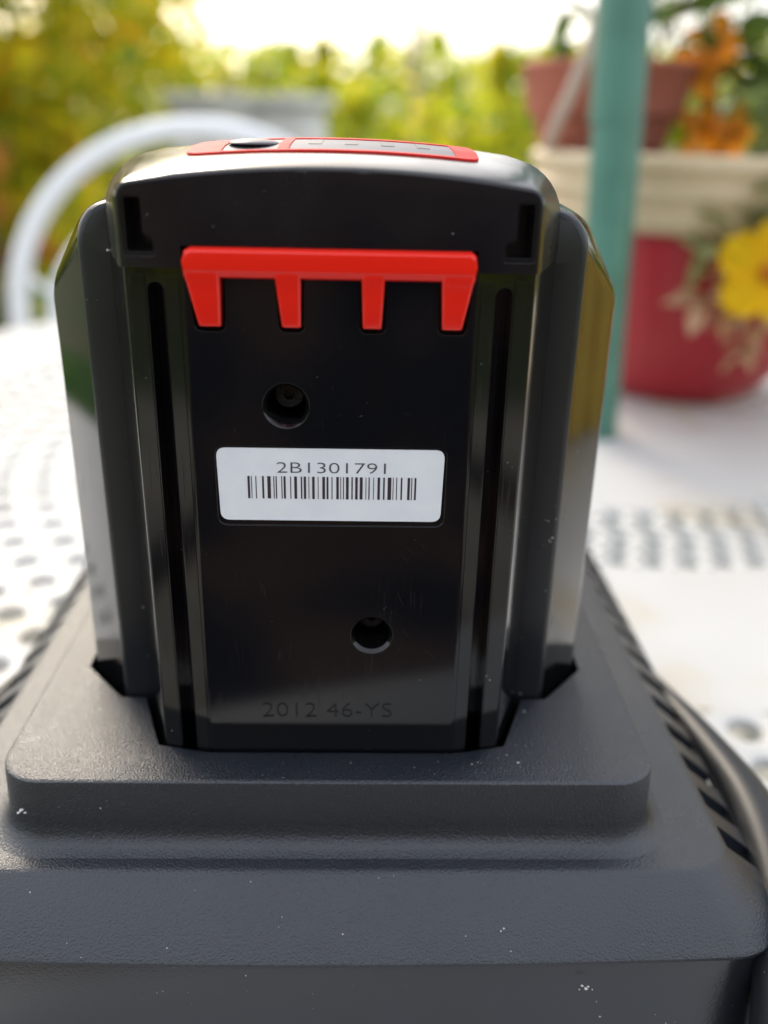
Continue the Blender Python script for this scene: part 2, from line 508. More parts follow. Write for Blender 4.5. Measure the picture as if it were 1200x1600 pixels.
# low pale garden wall
w_m = mat('pale rendered wall', (0.78, 0.75, 0.70), 0.85, 0.3, grain2=(50, .4, .004), noisecol=(5, (.45, .43, .39), .4, .7))
wt = thing('garden_wall', (-0.55, 4.0, GZ), 'short pale grey wall with a flat coping behind the white chair', 'wall')
link_mesh('wall', bevelled(box(-0.78, -0.16, 3.9, 4.1, GZ, 0.07), .008), w_m, wt, smooth=40)
link_mesh('coping', bevelled(box(-0.82, -0.12, 3.86, 4.14, 0.072, 0.115), .01), w_m, wt, smooth=40)

# yellow slatted crate on the table, right of the frame (mirrored in the glossy battery side)
cr_m = mat('ochre painted wood', (0.72, 0.50, 0.08), 0.6, 0.35, grain2=(120, .3, .002), noisecol=(14, (.60, .41, .07), .4, .7))
cr = thing('slatted_crate', (0.50, 0.26, TT), 'ochre yellow slatted wooden crate standing on the right side of the table', 'crate')
for x_ in (.40, .60):
    for k in range(9):
        y_ = .10 + k * .04
        link_mesh('slat', box(x_ - .005, x_ + .005, y_ - .013, y_ + .013, TT + .002, TT + .150), cr_m, cr)
    for z_ in (TT + .004, TT + .075, TT + .132):
        link_mesh('rail', box(x_ + (.0055 if x_ < .5 else -.0135), x_ + (.0135 if x_ < .5 else -.0055), .085, .435, z_, z_ + .022), cr_m, cr)
for y_ in (.083, .437):
    for z_ in (TT + .004, TT + .054, TT + .104):
        link_mesh('slat', box(.414, .586, y_ - .005, y_ + .005, z_, z_ + .04), cr_m, cr)
link_mesh('bottom', box(.414, .586, .09, .43, TT + .001, TT + .008), cr_m, cr)

# foliage behind the camera, in the sun, and the added dark stand-in for the photographer
# ================================================================== TABLE
TC = (0.165, 0.441)
TRAD = 0.60
tab_m = mat('weathered white paint', (0.52, 0.52, 0.505), 0.42, 0.4, noisecol=(11, (0.46, 0.38, 0.25), 0.56, 0.76), rough_vary=0.08, grain2=(25, .06, .004))
tb = thing('garden_table', (TC[0], TC[1], GZ), 'round white punched metal garden table under the charger and the planter', 'table')
def table_top():
    V, F = [], []
    def ring_band(r0, r1, rows, pitch, hole):
        for i in range(rows):
            ra, rb = r0 + (r1 - r0) * i / rows, r0 + (r1 - r0) * (i + 1) / rows
            n = max(6, round(2 * math.pi * (ra + rb) / 2 / pitch)); off = (i % 2) * .5
            rc = (ra + rb) / 2
            for k in range(n):
                a0, a1 = 2 * math.pi * (k + off) / n, 2 * math.pi * (k + 1 + off) / n
                ac = (a0 + a1) / 2; b0 = len(V)
                NN = 16
                for q in range(NN):
                    t = 2 * math.pi * q / NN + math.pi / NN
                    c, s = math.cos(t), math.sin(t); mx_ = max(abs(c), abs(s))
                    rr_ = rc + (rb - ra) / 2 * c / mx_; aa = ac + (a1 - a0) / 2 * s / mx_
                    V.append((TC[0] + rr_ * math.cos(aa), TC[1] + rr_ * math.sin(aa), TT))
                for rad, dz in ((hole * 1.45, -.0001), (hole * 1.12, -.0009), (hole, -.0026), (hole * .99, -.0042)):
                    for q in range(NN):
                        t = 2 * math.pi * q / NN + math.pi / NN
                        rr_ = rc + rad * math.cos(t); aa = ac + rad * math.sin(t) / rc
                        V.append((TC[0] + rr_ * math.cos(aa), TC[1] + rr_ * math.sin(aa), TT + dz))
                for l in range(4):
                    for q in range(NN):
                        a, b = b0 + l * NN + q, b0 + l * NN + (q + 1) % NN
                        F.append((a, b, b + NN, a + NN))
    def plain(r0, r1, z0=TT, z1=TT, n=128):
        b0 = len(V)
        for r, z in ((r0, z0), (r1, z1)):
            for k in range(n):
                a = 2 * math.pi * k / n
                V.append((TC[0] + r * math.cos(a), TC[1] + r * math.sin(a), z))
        for k in range(n):
            a, b = b0 + k, b0 + (k + 1) % n
            F.append((a, b, b + n, a + n))
    plain(.0175, .138)
    ring_band(.138, .210, 5, .0172, .0050)
    plain(.210, .325)
    ring_band(.325, .475, 7, .0245, .0058)
    plain(.475, .592)
    # rolled edge
    prof = [(.592, TT), (.597, TT - .001), (.600, TT - .004), (.601, TT - .010), (.601, TT - .030), (.598, TT - .034), (.594, TT - .032), (.594, TT - .006)]
    for (r0, z0), (r1, z1) in zip(prof, prof[1:]): plain(r0, r1, z0, z1)
    plain(.0175, .0175, TT, TT - .01)
    return mesh_of(V, F)
top_me = table_top(); shade(top_me, 45)
link_mesh('tabletop', top_me, tab_m, tb)
link_mesh('pole_collar', lathe([(.0175, TT - .05), (.021, TT - .05), (.021, TT - .006), (.0175, TT - .006)], TC), tab_m, tb, smooth=40)
for k in range(4):
    a = R(45 + 90 * k)
    pa = smooth_path([(TC[0] + .50 * math.cos(a), TC[1] + .50 * math.sin(a), TT - .03), (TC[0] + .44 * math.cos(a), TC[1] + .44 * math.sin(a), TT - .3), (TC[0] + .52 * math.cos(a), TC[1] + .52 * math.sin(a), GZ + .047)], 6)
    link_mesh('leg', tube(pa, .012, 10), tab_m, tb, smooth=180)
link_mesh('stretcher', tube([(TC[0] + .45 * math.cos(2 * math.pi * k / 48), TC[1] + .45 * math.sin(2 * math.pi * k / 48), TT - .28) for k in range(49)], .007, 8), tab_m, tb, smooth=180)

# parasol pole
pole_m = mat('sea green painted steel', (0.08, 0.215, 0.165), 0.40, 0.5, noisecol=(30, (0.06, 0.16, 0.12), .45, .8), grain2=(80, .1, .001))
rust_m = mat('rusty steel', (0.22, 0.11, 0.05), 0.8, 0.3)
po = thing('parasol_pole', (TC[0], TC[1], GZ), 'sea green painted parasol pole standing through the middle of the table', 'pole')
link_mesh('pole', tube([(TC[0] + .026, TC[1], GZ + .075), (TC[0] - .058, TC[1], 1.3)], .0152, 24), pole_m, po, smooth=60)
link_mesh('joint_sleeve', tube([(TC[0] - .0085, TC[1], .006), (TC[0] - .0310, TC[1], .6)], .0157, 24), pole_m, po, smooth=60)
link_mesh('foot', lathe([(.0, GZ + .04), (.2, GZ + .04), (.2, GZ + .075), (.17, GZ + .09), (.03, GZ + .10), (.0175, GZ + .13)], (TC[0] + .026, TC[1]), 32), rust_m, po, smooth=60)

# ================================================================== BATTERY
bat = thing('battery_pack', (0, 0.045, -0.1297), 'glossy black battery pack with red catch and white barcode label, standing in the charger', 'battery')

# --- front plate
half = [(24.3, 0.0), (34.2, 1.9), (41.0, 19.4), (41.0, 60)]
poly = [(x * mm, y * mm) for x, y in half] + [(-x * mm, y * mm) for x, y in reversed(half)]
poly = round_poly(poly, [.25*mm, .5*mm, .8*mm, 0, 0, .8*mm, .5*mm, .25*mm], 4)
plate = prism_z(poly, -0.1297, -0.0195)
cuts = []
def hole_cut(x, z):
    prof = [(0.0, .0012), (0.00420, .0012), (0.00410, .0000), (0.00385, -.0003), (0.00345, -.0008), (0.0034, -.022), (0, -.022)]
    V, F = [], []; n = 40; m_ = len(prof)
    for i in range(n):
        a = 2 * math.pi * i / n
        for r, d in prof: V.append((x + max(r, 1e-6) * math.cos(a), -d, z + max(r, 1e-6) * math.sin(a)))
    for i in range(n):
        for j in range(m_ - 1):
            a, b = i * m_ + j, ((i + 1) % n) * m_ + j
            F.append((a, b, b + 1, a + 1))
    me = mesh_of(V, F)
    bm = bmesh.new(); bm.from_mesh(me); bmesh.ops.remove_doubles(bm, verts=bm.verts, dist=1e-5); bmesh.ops.recalc_face_normals(bm, faces=bm.faces); bm.to_mesh(me); bm.free()
    return me
cuts += [hole_cut(-.0078, -.0448), hole_cut(.0078, -.0906)]
for s in (-1, 1):
    pts = []
    for k in range(13):
        a = math.pi * k / 12
        pts.append((s * .0290 + .00150 * math.cos(a), -.0256 + .0015 * math.sin(a)))
    pts += [(s * .0290 - .0015, -.135), (s * .0290 + .0015, -.135)]
    cuts.append(prism_y(pts, -.003, .0072))
lab = round_poly([(-20.6 * mm, -67.5 * mm), (20.7 * mm, -67.5 * mm), (20.7 * mm, -52.2 * mm), (-20.6 * mm, -52.2 * mm)], 1.9 * mm, 6)
cuts.append(prism_y(lab, -.002, .00035))
# tooth pockets
TEETH = [(-22.6, -17.6, -23.9, -17.4), (-8.6, -4.4, -9.3, -4.4), (4.9, 9.2, 4.8, 9.4), (18.1, 22.8, 17.8, 23.9)]
for xb0, xb1, xt0, xt1 in TEETH:
    pk = round_poly([(xb0 * mm, -32.0 * mm), (xb1 * mm, -32.0 * mm), (xt1 * mm, -20.3 * mm), (xt0 * mm, -20.3 * mm)], [1.2*mm, 1.2*mm, 0, 0], 5)
    cuts.append(prism_y(pk, -.003, .0030))
plate = cut(plate, cuts)
plate_o = link_mesh('front_panel', plate, M['panel'], bat, smooth=28)
bv = plate_o.modifiers.new('edge', 'BEVEL'); bv.width = .00022; bv.segments = 2; bv.limit_method = 'ANGLE'; bv.angle_limit = R(35)

screw_m = mat('dull dark screw steel', (0.09, 0.085, 0.08), 0.55, 0.5, metal=.6, grain=1600, grain_str=1.0)
for x, z in ((-.0078, -.0448), (.0078, -.0906)):
    me = bevelled(prism_y([(x + .0026 * math.cos(t), z + .0026 * math.sin(t)) for t in [2 * math.pi * q / 28 for q in range(28)]], .0075, .0215), .0004, 2)
    me = cut(me, [prism_y([(x + .0011 * math.cos(t), z + .0011 * math.sin(t)) for t in [2 * math.pi * q / 6 for q in range(6)]], .006, .009)])
    link_mesh('screw', me, screw_m, bat, smooth=40)
# --- satin side strips between panel edge and the corner (thin proud ribs along the slots)
for s in (-1, 1):
    def sx(x, y): return (s * x * mm, y * mm)
    def fy(x): return (x - 24.3) / 9.9 * 1.9
    for a, b in ((24.9, 27.3), (30.7, 33.9)):
        q = [sx(a, fy(a) + .3), sx(a + .1, fy(a) - .12), sx(b - .1, fy(b) - .12), sx(b, fy(b) + .3)]
        if s < 0: q = q[::-1]
        link_mesh('side_strip', prism_z(q, -.128, -.0232), M['gloss'], bat, smooth=30)

# --- cap
def cap_outline(w, zc, ze, r, zb, n_arc=18, n_cor=8, flare=0.0):
    """x, z loop: bottom left -> up -> arc over the top -> down the right"""
    P = [(-w - flare, zb), (-w - flare * .5, zb + (ze - r - zb) * .5)]
    for k in range(n_cor + 1):
        a = R(180 - 78 * k / n_cor)
        P.append((-w + r + r * math.cos(a), ze - r + r * math.sin(a)))
    xl = P[-1][0]; zl = P[-1][1]
    for k in range(1, n_arc):
        u = k / n_arc; x = xl + (-2 * xl) * u
        P.append((x, zl + (zc - zl) * (1 - (2 * u - 1) ** 2)))
    P += [(-x, z) for x, z in reversed(P[:n_cor + 3])]
    return P
caps = [(-0.8, 33.2, -6.9, -9.6, 1.6), (-0.75, 33.8, -6.3, -8.9, 2.0), (-0.4, 34.2, -5.95, -8.4, 2.6), (0.4, 34.6, -5.65, -8.0, 3.4), (3, 35.5, -5.1, -7.2, 5.0), (8, 37.2, -4.35, -6.2, 7), (12, 38.5, -3.9, -5.6, 8.5),
        (19.5, 41.1, -3.0, -4.5, 10.5), (30, 41.4, -2.4, -4.0, 12), (38, 41.6, -2.2, -4.0, 12.5), (55, 41.8, -2.6, -4.5, 12.5), (78, 41.8, -3.6, -5.6, 12), (86, 40, -5.5, -7.5, 9), (90, 37, -9, -11, 8)]
secs = []
for y, w, zc, ze, r in caps:
    secs.append([(x * mm, y * mm, z * mm) for x, z in cap_outline(w, zc, ze, r, -21.6)])
cap_me = loft(secs)
cc = []
for s in (-1, 1):
    L_ = [(30.2, -10.8), (32.8, -10.8), (32.8, -19.2), (28.6, -19.2), (28.6, -17.0), (30.2, -16.4)]
    L_ = [(s * x * mm, z * mm) for x, z in L_]
    if s < 0: L_ = L_[::-1]
    cc.append(prism_y(round_poly(L_, .35 * mm, 3), -.004, .0065))
    # wide shallow tray round the slot
    T_ = [(29.9, -10.4), (33.3, -10.4), (33.3, -19.9), (28.2, -19.9), (28.2, -16.6), (29.9, -16.0)]
    T_ = [(s * x * mm, z * mm) for x, z in T_]
    if s < 0: T_ = T_[::-1]
    cc.append(prism_y(round_poly(T_, .6 * mm, 3), -.004, -.0003))
# seat for the red catch
cc.append(prism_y([(-24.1 * mm, -.024), (24.1 * mm, -.024), (24.1 * mm, -.0181), (-24.1 * mm, -.0181)], -.004, .004))
cap_me = cut(cap_me, cc)
cap_o = link_mesh('cap', cap_me, M['cap'], bat, smooth=28)
bv = cap_o.modifiers.new('edge', 'BEVEL'); bv.width = .00025; bv.segments = 2; bv.limit_method = 'ANGLE'; bv.angle_limit = R(40)

# top height of the cap at (x, y) in mm
def ztop(x, y):
    for (a, b) in zip(caps, caps[1:]):
        if a[0] <= y <= b[0]:
            t = (y - a[0]) / (b[0] - a[0]); w, zc, ze, r = [a[i] * (1 - t) + b[i] * t for i in (1, 2, 3, 4)]
            xl = w - r - r * math.cos(R(102)); zl = ze - r + r * math.sin(R(102))
            u = max(-1, min(1, x / xl))
            return zl + (zc - zl) * (1 - u * u)
    return -5
def decal(name, x0, x1, y0, y1, off, thick, material, rad=2.0, holes=(), kindparent=bat, nx=40, ny=16):
    """thin panel that follows the crown of the cap"""
    P2 = round_poly([(x0, y0), (x1, y0), (x1, y1), (x0, y1)], rad, 6)
    bm = bmesh.new()
    vs = [bm.verts.new((x, y, 0)) for x, y in P2]
    bm.faces.new(vs)
    for k in range(1, nx):
        xx = x0 + (x1 - x0) * k / nx
        bmesh.ops.bisect_plane(bm, geom=bm.verts[:] + bm.edges[:] + bm.faces[:], plane_co=(xx, 0, 0), plane_no=(1, 0, 0))
    for k in range(1, ny):
        yy = y0 + (y1 - y0) * k / ny
        bmesh.ops.bisect_plane(bm, geom=bm.verts[:] + bm.edges[:] + bm.faces[:], plane_co=(0, yy, 0), plane_no=(0, 1, 0))
    for hx0, hx1, hy0, hy1 in holes:
        for co_, no_ in (((hx0, 0, 0), (1, 0, 0)), ((hx1, 0, 0), (1, 0, 0)), ((0, hy0, 0), (0, 1, 0)), ((0, hy1, 0), (0, 1, 0))):
            bmesh.ops.bisect_plane(bm, geom=bm.verts[:] + bm.edges[:] + bm.faces[:], plane_co=co_, plane_no=no_)
        kill = [f for f in bm.faces if hx0 < f.calc_center_median().x < hx1 and hy0 < f.calc_center_median().y < hy1]
        bmesh.ops.delete(bm, geom=kill, context='FACES')
    r = bmesh.ops.extrude_face_region(bm, geom=bm.faces[:])
    top = [e for e in r['geom'] if isinstance(e, bmesh.types.BMVert)]
    tset = set(top)
    for v in bm.verts:
        z = ztop(v.co.x, v.co.y) + (off + thick if v in tset else off)
        v.co = Vector((v.co.x * mm, v.co.y * mm, z * mm))
    bmesh.ops.recalc_face_normals(bm, faces=bm.faces)
    me = bpy.data.meshes.new('d'); bm.to_mesh(me); bm.free()
    return link_mesh(name, me, material, kindparent, smooth=35)
fr_ = decal('display_frame', -25, 25, 12.0, 36, -.3, .65, M['redframe'], 3.0, holes=[(-19, -9.5, 13.0, 32), (-7.6, 21.0, 13.0, 32)])
decal('power_button', -19.2, -9.3, 12.8, 32.2, -.2, .35, M['button'], .5, kindparent=fr_, nx=10, ny=8)
lw = decal('charge_window', -7.8, 21.2, 12.8, 32.2, -.2, .35, M['led'], .5, kindparent=fr_, nx=14, ny=8)
# dome of the button
dv = []
secs = []
for k in range(7):
    a = R(90 * k / 6); rr_ = math.cos(a)
    secs.append([((-14.2 + 4.6 * max(rr_, .02) * math.cos(t)) * mm, (22 + 6.5 * max(rr_, .02) * math.sin(t)) * mm, (ztop(-14.2, 22) + .1 + .95 * math.sin(a)) * mm) for t in [2 * math.pi * q / 28 for q in range(28)]])
link_mesh('button_dome', loft(secs), M['button'], fr_, smooth=180)
# charge marks printed in the window
for k in range(4):
    x = -3.4 + k * 6.4
    decal('charge_mark', x - 1.2, x + 1.2, 20, 30, .16, .06, M['ink2'], .4, kindparent=fr_, nx=2, ny=2)

# --- side rails (shell front) and glossy outer shell
def shell_outline(zt, x1, x2, z2, x3, z3, zb=-129.5, n=6):
    h = [(0, zt), (x1, zt), (x2, z2), (x3, z3), (x3, zb)]
    hr = []
    for i, p in enumerate(h):
        if 0 < i < 4:
            p0, p1_ = Vector(h[i - 1]), Vector(h[i + 1]); pp = Vector(p)
            d0 = min((p0 - pp).length * .45, 3.2); d1 = min((p1_ - pp).length * .45, 3.2)
            s, e = pp + (p0 - pp).normalized() * d0, pp + (p1_ - pp).normalized() * d1
            for k in range(n + 1):
                t = k / n; q = s * (1 - t) ** 2 + pp * 2 * t * (1 - t) + e * t * t; hr.append((q.x, q.y))
        else: hr.append(p)
    return hr + [(-x, z) for x, z in reversed(hr[1:])]
def shell(sts):
    return loft([[(x * mm, y * mm, z * mm) for x, z in shell_outline(*a)] for y, *a in sts])
rail = shell([(19.5, -12.9, 39.0, 43.2, -14.6, 45.6, -18.9), (19.7, -12.7, 39.2, 43.7, -14.3, 46.3, -18.5), (20.3, -12.5, 39.4, 44.1, -14.0, 46.9, -18.0), (21.2, -12.4, 39.5, 44.3, -13.8, 47.2, -17.8), (24.5, -12.4, 39.5, 44.3, -13.8, 47.2, -17.8)])
rail = cut(rail, [box(-.04085, .04085, .010, .030, -.14, -.0225)])
link_mesh('side_rail', rail, M['rail'], bat, smooth=30)
outer = shell([(21.4, -13.2, 39.2, 43.9, -14.4, 46.6, -18.6), (22.2, -12.9, 39.4, 44.4, -14.2, 47.0, -18.4), (31.2, -11.8, 41, 48.6, -15.6, 55.9, -29.4), (33.5, -11.6, 41, 49.2, -15.6, 56.8, -30.2), (37, -11.5, 41, 49.4, -15.5, 57.2, -30.6), (88, -11.5, 41, 49.4, -15.5, 57.2, -30.6), (94, -14, 38, 46, -18, 52, -33), (96, -20, 34, 42, -24, 47, -38)])
outer = cut(outer, [box(-.0409, .0409, .010, .028, -.14, -.0223)])
link_mesh('outer_shell', outer, M['gloss'], bat, smooth=30)

# --- red catch
def clip_profile(bulge):
    pass
bar = [(-23.9, -20.3), (-23.4, -18.6), (-22.6, -18.15), (22.9, -18.15), (23.6, -18.7), (23.9, -20.3), (23.6, -22.95), (-23.6, -22.95)]
def to_m(P): return [(x * mm, z * mm) for x, z in P]
def chamfer_bar():
    # cross-section stations in y: front face y=-3.4; top bevel, bottom bevel
    secs = []
    for y, dt, db, dx in ((1.0, 0, 0, 0), (-1.7, 0, 0, 0), (-2.5, .12, .3, .05), (-3.15, .55, 1.35, .3), (-3.2, .62, 1.5, .36)):
        L = []
        for x, z in bar:
            zz = z
            if z > -19: zz = z - dt
            elif z < -22: zz = z + db
            xx = x - math.copysign(dx, x)
            L.append((xx * mm, y * mm, zz * mm))
        secs.append(L)
    return loft(secs)
catch_parts = [chamfer_bar()]
for (xb0, xb1, xt0, xt1) in [(-21.9, -18.3, -23.55, -17.9), (-8.1, -5.0, -9.0, -4.8), (5.4, 8.5, 5.1, 8.9), (18.7, 22.0, 18.2, 23.5)]:
    S = []
    # stations down the tooth: z, front y
    for z, yf in ((-21.2, -3.0), (-22.4, -2.9), (-23.6, -2.3), (-25.5, -1.9), (-30.4, -1.0), (-31.0, -.7)):
        t = (z + 22.4) / (-31.0 + 22.4); t = max(0, min(1, t))
        x0 = xt0 * (1 - t) + xb0 * t; x1 = xt1 * (1 - t) + xb1 * t
        c = .35
        if z > -22.3: x0 += .3; x1 -= .3
        S.append([(x0 * mm, .0024, z * mm), (x0 * mm, (yf + c) * mm, z * mm), ((x0 + c) * mm, yf * mm, z * mm), ((x1 - c) * mm, yf * mm, z * mm), (x1 * mm, (yf + c) * mm, z * mm), (x1 * mm, .0024, z * mm)])
    catch_parts.append(loft(S))
catch = modified(catch_parts[0], [])
objs = []
for c in catch_parts[1:]:
    o = bpy.data.objects.new('u', c); COL.objects.link(o); objs.append(o)
catch = modified(catch, [('BOOLEAN', dict(operation='UNION', solver='EXACT', object=o)) for o in objs])
for o in objs: bpy.data.objects.remove(o)
cat_o = link_mesh('catch', catch, M['red'], bat, smooth=25)
bv = cat_o.modifiers.new('edge', 'BEVEL'); bv.width = .00022; bv.segments = 2; bv.limit_method = 'ANGLE'; bv.angle_limit = R(25)

# --- label, print
lb = prism_y(round_poly([(-20.1 * mm, -66.5 * mm), (20.0 * mm, -66.5 * mm), (20.3 * mm, -52.6 * mm), (-20.4 * mm, -52.6 * mm)], 1.7 * mm, 6), .00018, .0004)
lab_o = link_mesh('label', lb, M['label'], bat, smooth=30)
link_mesh('serial_number', text_mesh('2B1301791', .0020, -.0097, .0098, .00016, -.0552, .00006, -.012), M['ink2'], lab_o)
bars = [(250, 260), (266, 269), (285, 289), (314, 322), (337, 352), (364, 368), (374, 379), (399, 403), (409, 418), (438, 442), (456, 468), (485, 491), (498, 508), (519, 522), (535, 546), (560, 563), (580, 592), (599, 607), (621, 625), (642, 653), (660, 663), (672, 676), (685, 697), (709, 715), (726, 737), (746, 759), (772, 775), (785, 790), (806, 809), (825, 836), (850, 857), (870, 886), (893, 896), (908, 912), (928, 935), (958, 969), (975, 979), (989, 997)]
link_mesh('barcode', join_me([box((-15 + (a - 250) * .04065) * mm, (-15 + (b - 250) * .04065) * mm, .00013, .00019, -.0622, -.0579) for a, b in bars]), M['ink'], lab_o, kind='stuff')
link_mesh('mould_mark', text_mesh('2012 46-YS', .0033, -.0138, .0121, -.00005, -.1063, .00016, -.02), M['emboss'], bat)

# fine handling scratches on the polished panel
sm_ = mat('scratched plastic', (0.045, 0.043, 0.04), 0.5, 0.4)
scr = []
r9 = random.Random(19)
for k in range(34):
    if k % 3 == 0: continue
    if k < 14: x, z, a, l = r9.uniform(-20, -6), r9.uniform(-70, -104), r9.gauss(math.pi / 2, .12), r9.uniform(1.5, 5)
    elif k < 26: x, z, a, l = r9.uniform(11, 21), r9.uniform(-72, -98), r9.uniform(1.9, 2.6), r9.uniform(1.5, 5)
    else: x, z, a, l = r9.uniform(-18, 18), r9.uniform(-36, -50), r9.uniform(0, 3), r9.uniform(.8, 2)
    if abs(x + 7.8) < 5 and abs(z + 44.8) < 5: continue
    w = r9.uniform(.010, .022); b = r9.uniform(-.3, .3); P_ = []
    for q in range(7):
        t = q / 6; P_.append((x + math.cos(a) * l * t - math.sin(a) * b * t * (1 - t) * 2, z + math.sin(a) * l * t + math.cos(a) * b * t * (1 - t) * 2, w * math.sin(math.pi * (t * .9 + .05))))
    V = [(px + sg * math.sin(a) * ww, -.006, pz - sg * math.cos(a) * ww) for px, pz, ww in P_ for sg in (-1, 1)]
    scr.append(mesh_of([(vx * mm, vy * mm, vz * mm) for vx, vy, vz in V], [(2 * q, 2 * q + 1, 2 * q + 3, 2 * q + 2) for q in range(6)]))
link_mesh('scratches', join_me(scr), sm_, bat, kind='stuff')

# ================================================================== CHARGER
ch = thing('battery_charger', (0, 0.03, TT), 'wide black plastic charger with a raised platform and slotted sides on the white table', 'charger')
def stack(st, n=8, bow=0.0):
    secs = []
    for hw, y0, y1, r, z in st:
        P = rrect(-hw * mm, hw * mm, y0 * mm, y1 * mm, r * mm, n)
        secs.append([(x, y, z * mm) for x, y in P])
    return secs
plat_st = [(70.6, -14.6, 144, 13, -134), (70.2, -14.2, 143.8, 12.8, -133.1), (68.6, -12.6, 142.2, 11.6, -132.6), (67.2, -11.3, 141, 10.6, -131.6), (66.5, -10.6, 140.2, 10, -130.2), (66.2, -10.2, 139.9, 9.6, -128.0), (65.8, -9.9, 139.7, 9.2, -118.9), (65.65, -9.75, 139.6, 9.0, -118.35), (65.3, -9.4, 139.3, 8.8, -118.08), (64.6, -8.8, 138.7, 8.4, -118.0)]
plat = loft(stack(plat_st, 10))
pocket = [(-57.7, 31), (-47.4, 18.8), (-41.9, 18.8), (-38.2, 8.6), (-35.6, 1.9), (-25, -.5)]
pocket = [(x * mm, y * mm) for x, y in pocket]
pocket = pocket + [(-x, y) for x, y in reversed(pocket)] + [(.0585, .0985), (-.0585, .0985)]
pocket = round_poly(pocket, .35 * mm, 3)
plat = cut(plat, [prism_z(pocket, -.1298, -.10)])
plo = link_mesh('platform', plat, M['charger'], ch, smooth=32)
bv = plo.modifiers.new('edge', 'BEVEL'); bv.width = .0003; bv.segments = 2; bv.limit_method = 'ANGLE'; bv.angle_limit = R(50)

def bowed(st, bows, n=10):
    """front edge bulges forward towards the middle; extra points along the front"""
    secs = []
    for (hw, y0, y1, r, z), bw in zip(st, bows):
        P = rrect(-hw * mm, hw * mm, y0 * mm, y1 * mm, r * mm, n)
        # insert points on the straight front between corner 3 (left front) and 4 (right front)
        k = 3 * (n + 1)
        xa, xb = P[k - 1][0], P[k][0]
        ins = [(xa + (xb - xa) * q / 13, y0 * mm) for q in range(1, 13)]
        P = P[:k] + ins + P[k:]
        out = []
        for x, y in P:
            f = max(0, 1 - (x / (hw * mm)) ** 2) if y < 0 else 0
            out.append((x, y - bw * mm * f, z * mm))
        secs.append(out)
    return secs
body_st = [(60, -5, 145, 10, -133.15), (79.4, -16.2, 149, 8.5, -133.1), (80.1, -16.9, 149.4, 9, -133.2), (80.6, -17.5, 149.8, 9.6, -133.6), (90.4, -28.0, 160, 13, -142.2), (90.8, -28.4, 160.6, 13.4, -142.8), (90.8, -28.4, 160.6, 13.4, -143.5)]
body = loft(bowed(body_st, [0, .4, .4, .5, 2.0, 2.2, 2.2]))
vc = []
for s in (-1, 1):
    V, F = [], []
    for k in range(13):
        y = -5.6 + k * 12.3
        # slanted slot through the sloping shoulder
        a = (s * 81.2, y - .8); b = (s * 88.6, y + .8); w = 3.2
        q = [(a[0], a[1] - w), (b[0] + s * 1.5, b[1] - w), (b[0] + s * 1.5, b[1] + w), (a[0], a[1] + w)]
        q = round_poly([(x * mm, yy * mm) for x, yy in q], .9 * mm, 3)
        vc.append(prism_z(q, -.150, -.120))
body = cut(body, [join_me(vc)])
bo = link_mesh('top_cover', body, M['charger'], ch, smooth=32)
low_st = [(89.9, -27.3, 159.6, 14, -143.6), (90.1, -27.5, 159.8, 14, -144.5), (92.5, -29.5, 161, 15, -165), (93, -30, 161, 15, -186)]
low = loft(bowed(low_st, [2.2] * 4))
link_mesh('base', low, M['charger_low'], ch, smooth=32)
# slot chamber wall seen through the vents is the dark base; rubber feet
for sx_ in (-1, 1):
    for sy_ in (0, 1):
        link_mesh('foot', lathe([(0, TT), (.007, TT), (.0075, TT + .001), (.0075, TT + .0045), (0, TT + .0045)], (sx_ * .075, -.012 + sy_ * .125), 20), M['hole'], ch, smooth=40)
# swelling side rims
for s in (-1, 1):
    path = [(88.5, 84, -147), (92.0, 64, -146.5), (95.5, 44, -146), (98, 24, -146), (97.6, 9, -146), (95.2, -6, -145.8), (92.2, -17, -145.6), (89.2, -27, -147.5), (87.6, -33, -154), (87.0, -36, -165), (87, -37.5, -187)]
    pth = smooth_path([(s * x * mm, y * mm, z * mm) for x, y, z in path], 6)
    nn = len(pth)
    rad = [(.0012 + .0056 * min(1, i / (nn * .4))) for i in range(nn)]
    link_mesh('side_rim', tube(pth, rad, 18), M['rim'], ch, smooth=180)

# pale crumbs and chips lying on the charger
crumb_m = mat('pale crumb', (0.60, 0.58, 0.55), 0.7, 0.4)
crm = []
r8 = random.Random(4)
def crumb(x, y, z, r):
    bm = bmesh.new(); bmesh.ops.create_icosphere(bm, subdivisions=1, radius=r * mm)
    for v in bm.verts: v.co = Vector((v.co.x * r8.uniform(.6, 1.4), v.co.y * r8.uniform(.6, 1.4), v.co.z * .5)) + Vector((x * mm, y * mm, z * mm))
    me = bpy.data.meshes.new('c'); bm.to_mesh(me); bm.free(); return me
for x, y, z, r in [(38, -3.5, -118, .28), (36, -1, -118, .16), (28.5, -4, -118, .14), (-60.3, -10.6, -124.3, .45), (-59.7, -10.6, -125.0, .3), (-60.9, -10.7, -124.9, .3), (-42, -28.5, -142.9, .4), (-32, -29.6, -143, .3), (-51, 14, -118, .2), (38.5, 17, -118, .35), (42, 14, -118, .2), (48, -31.3, -147.4, .30), (48.7, -31.5, -147.9, .34), (49.1, -31.4, -147.5, .2), (47.5, -31.5, -148.1, .16), (49.9, -31.6, -148.0, .14)]: crm.append(crumb(x, y, z, r))
for k in range(46):
    y = r8.uniform(-9, 14); x = r8.uniform(-60, 60)
    if y > -2 and abs(x) < 48: y = r8.uniform(-8.5, -3)
    crm.append(crumb(x, y, -118, r8.uniform(.04, .10)))
for k in range(15):
    t = r8.random(); crm.append(crumb(r8.uniform(-72, 72), -18.5 - 8 * t, -134.4 - 6.5 * t, r8.uniform(.05, .11)))
link_mesh('crumbs', join_me(crm), crumb_m, ch, kind='stuff')
